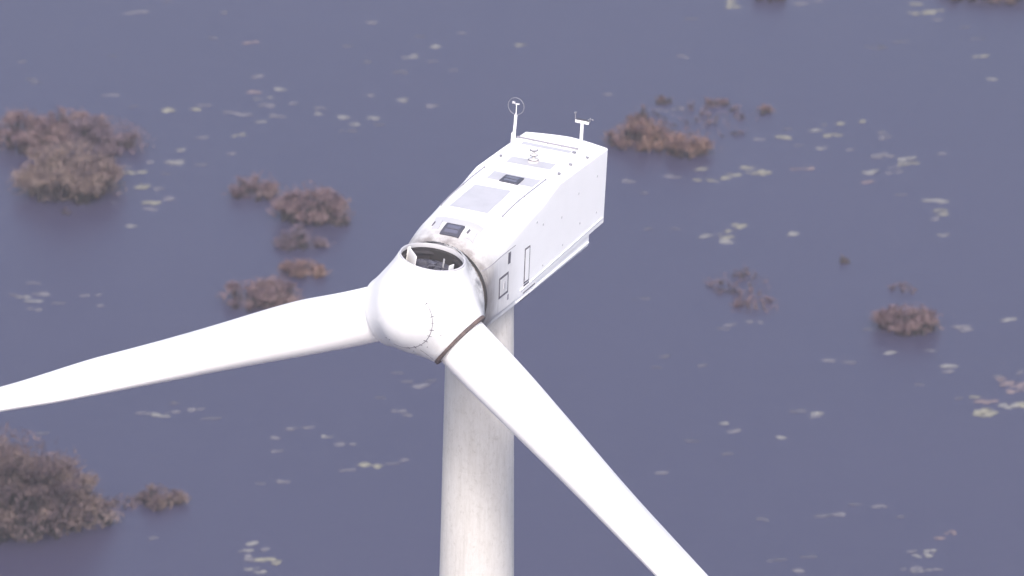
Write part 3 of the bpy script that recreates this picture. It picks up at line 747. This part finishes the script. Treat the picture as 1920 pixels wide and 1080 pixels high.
CL = {
 'in top left corner of lake': [(240,25,28,'m'),(265,22,24,'m'),(420,23,24,'f'),(396,71,20,'f'),(467,79,24,'p'),(315,2,22,'f'),(207,105,22,'f'),(37,115,22,'f'),(58,148,20,'f'),(66,154,22,'f'),(207,178,26,'m'),(252,199,20,'f')],
 'above and left of loop mast': [(700,42,26,'m'),(869,62,20,'m'),(790,67,24,'f'),(816,87,26,'b'),(770,106,36,'b'),(815,114,24,'m'),(683,116,22,'f'),(650,86,16,'f'),(853,132,18,'m'),(752,136,30,'f')],
 'between left thicket and loop mast': [(478,143,26,'m'),(525,167,28,'b'),(478,172,30,'p'),(493,184,34,'b'),(503,197,24,'m'),(310,207,34,'y',9),(382,197,26,'m'),(368,205,24,'y'),(436,211,24,'m'),(454,215,22,'m'),(522,218,32,'m'),(493,229,26,'b'),(560,193,34,'m'),(598,203,26,'m'),(598,213,26,'b'),(694,179,20,'m'),(761,188,34,'b'),(803,198,22,'m'),(643,220,28,'b'),(696,221,32,'b'),(666,233,22,'b'),(653,245,24,'f'),(443,253,32,'y'),(381,257,20,'m'),(437,287,22,'m'),(713,233,18,'f')],
 'just right of the big tan shrub': [(338,281,26,'b'),(330,305,36,'b',9),(278,303,26,'m'),(251,323,38,'y'),(266,350,42,'y',10),(298,354,20,'m'),(375,309,24,'f'),(285,379,34,'y',9),(313,373,30,'m'),(283,392,20,'m'),(221,379,24,'f'),(246,424,20,'b'),(232,313,24,'f'),(310,325,20,'f')],
 'at left edge above left blade': [(62,531,24,'m'),(44,556,32,'b'),(78,551,26,'m'),(62,564,28,'b'),(70,579,32,'m'),(107,568,18,'f'),(170,554,36,'m'),(187,572,20,'m'),(25,553,18,'f')],
 'in the water below the left blade': [(270,775,26,'m'),(302,778,36,'b'),(321,772,22,'m'),(364,767,22,'m'),(394,784,26,'f'),(330,754,20,'f'),(75,813,30,'f'),(544,803,22,'m'),(577,801,24,'m'),(513,821,18,'m'),(615,818,24,'b'),(648,833,28,'m'),(518,846,18,'m'),(683,871,36,'y'),(708,874,26,'y'),(651,882,24,'m'),(758,862,20,'m'),(735,869,18,'m'),(530,903,26,'m'),(490,907,16,'f'),(290,1008,20,'f')],
 'just left of the tower': [(765,715,24,'m'),(788,724,30,'m'),(805,713,18,'f'),(742,771,24,'m'),(768,778,20,'m'),(715,745,22,'f'),(745,700,20,'f')],
 'at bottom left of tower': [(474,1020,36,'b'),(459,1032,22,'b'),(494,1030,22,'m'),(466,1041,18,'m'),(467,1049,18,'m'),(500,1050,32,'y'),(518,1054,20,'y',8),(470,1066,28,'b'),(488,1071,22,'b',8)],
 'at top edge right of middle': [(1375,12,40,'y'),(1372,4,30,'y'),(1495,7,30,'m'),(1537,2,22,'m'),(980,84,34,'y'),(1280,105,22,'m'),(1295,35,20,'f'),(1140,176,22,'m')],
 'beside the top right shrub': [(1720,7,34,'y'),(1732,24,44,'y',8),(1752,20,30,'y'),(1760,37,22,'m'),(1640,88,44,'f'),(1690,77,34,'f'),(1810,51,24,'f'),(1832,72,24,'f'),(1837,105,24,'y'),(1857,148,26,'b')],
 'in scatter right of nacelle': [(1562,232,30,'y'),(1615,227,26,'y'),(1532,245,34,'b'),(1560,254,40,'y'),(1541,277,26,'b'),(1472,256,24,'y',7),(1423,261,20,'m'),(1650,249,24,'m'),(1662,258,22,'m'),(1599,281,20,'m'),(1500,272,18,'f'),(1652,292,32,'m'),(1694,299,36,'b'),(1704,306,34,'y'),(1680,314,24,'m'),(1636,323,34,'b'),(1632,341,26,'p'),(1676,323,20,'m'),(1763,288,24,'m'),(1692,365,22,'f'),(1509,316,44,'p'),(1259,205,44,'m'),(1480,240,20,'f')],
 'in streak below rusty shrubs': [(1421,324,38,'y',11),(1400,314,24,'y'),(1375,327,30,'y'),(1350,333,30,'y'),(1325,339,40,'y'),(1310,318,22,'y'),(1263,331,30,'m'),(1178,340,20,'m')],
 'near right edge of lake': [(1754,377,38,'b'),(1763,395,26,'y'),(1764,402,28,'y'),(1752,411,22,'m'),(1770,440,30,'b'),(1891,599,26,'b'),(1796,612,36,'m'),(1812,618,26,'m')],
 'in open water beside nacelle': [(1381,424,30,'y',8),(1368,433,24,'y'),(1333,441,34,'b'),(1363,445,24,'y'),(1361,453,30,'b'),(1488,438,28,'b'),(1213,429,22,'f'),(1267,429,18,'f'),(1203,361,18,'f'),(1419,604,30,'m'),(1379,608,26,'m'),(1356,616,18,'f')],
 'around lone pinkish right shrub': [(1662,661,28,'b'),(1629,616,24,'f'),(1551,676,24,'m'),(1594,679,34,'f'),(1745,656,20,'f'),(1782,687,28,'b'),(1780,696,22,'m'),(1720,721,18,'f')],
 'in open water beside lower blade': [(1537,774,28,'b'),(1526,781,22,'m'),(1498,771,22,'f'),(1366,793,22,'b'),(1379,808,24,'m'),(1468,820,24,'b'),(1296,827,20,'f'),(1245,885,20,'m'),(1230,689,20,'f'),(1313,685,22,'f'),(1362,851,18,'f'),(1240,668,28,'f'),(1200,560,26,'f')],
 'in big clump at right edge': [(1839,745,40,'y'),(1850,753,40,'p'),(1845,775,50,'y',18),(1893,760,34,'b',9),(1914,758,24,'y',9),(1877,712,34,'p',8),(1899,721,44,'p',10),(1903,732,44,'p'),(1913,700,22,'m',9),(1870,705,22,'m'),(1800,748,22,'f')],
 'in lower right lake corner': [(1436,973,24,'f'),(1577,965,24,'m'),(1541,967,26,'f'),(1654,949,26,'m'),(1603,945,24,'f'),(1686,969,20,'f'),(1786,998,26,'p',9),(1766,1009,30,'p'),(1713,1033,20,'m'),(1745,1033,22,'b'),(1730,1042,24,'b',8),(1704,1066,32,'m'),(1730,1070,30,'b'),(1492,1069,30,'m'),(1517,1044,28,'f'),(1456,1050,28,'f'),(1760,1067,20,'m')],
}
ORD = ['first', 'second', 'third', 'fourth', 'fifth', 'sixth', 'seventh', 'eighth', 'ninth', 'tenth', 'eleventh', 'twelfth', 'thirteenth']
for where, lst in CL.items():
    for it in lst:
        same = sorted([q for q in lst if q[3] == it[3]], key=lambda q: (q[0], q[1])); k = same.index(it)
        if len(same) == 1: pos = 'the only such one'
        elif k == 0: pos = 'leftmost such one'
        elif k == len(same) - 1: pos = 'rightmost such one'
        else: pos = ORD[k] + ' such from left'
        patch(it[0], it[1], it[2], it[3], KW[it[3]] + ' floating fleck, ' + pos + ' ' + where, 'floating plants ' + where, it[4] if len(it) > 4 else None)

# ------------------------------------------------------------------ thin hazy air over the lake
HAZE = 0.00032
if HAZE:
    bm = bmesh.new(); add_box(bm, (0, 120, 79.5), (2400, 2400, 163))
    hz = bpy.data.materials.new('hazy_air'); hz.use_nodes = True; t = hz.node_tree; t.nodes.clear()
    vo = t.nodes.new('ShaderNodeVolumePrincipled'); vo.inputs['Color'].default_value = (.86, .87, .93, 1); vo.inputs['Density'].default_value = HAZE
    vo.inputs['Anisotropy'].default_value = .2
    ou = t.nodes.new('ShaderNodeOutputMaterial'); t.links.new(vo.outputs[0], ou.inputs['Volume'])
    o = bm_obj('haze', bm, hz); tag(o, 'thin pale haze hanging over the whole lake', kind='stuff')
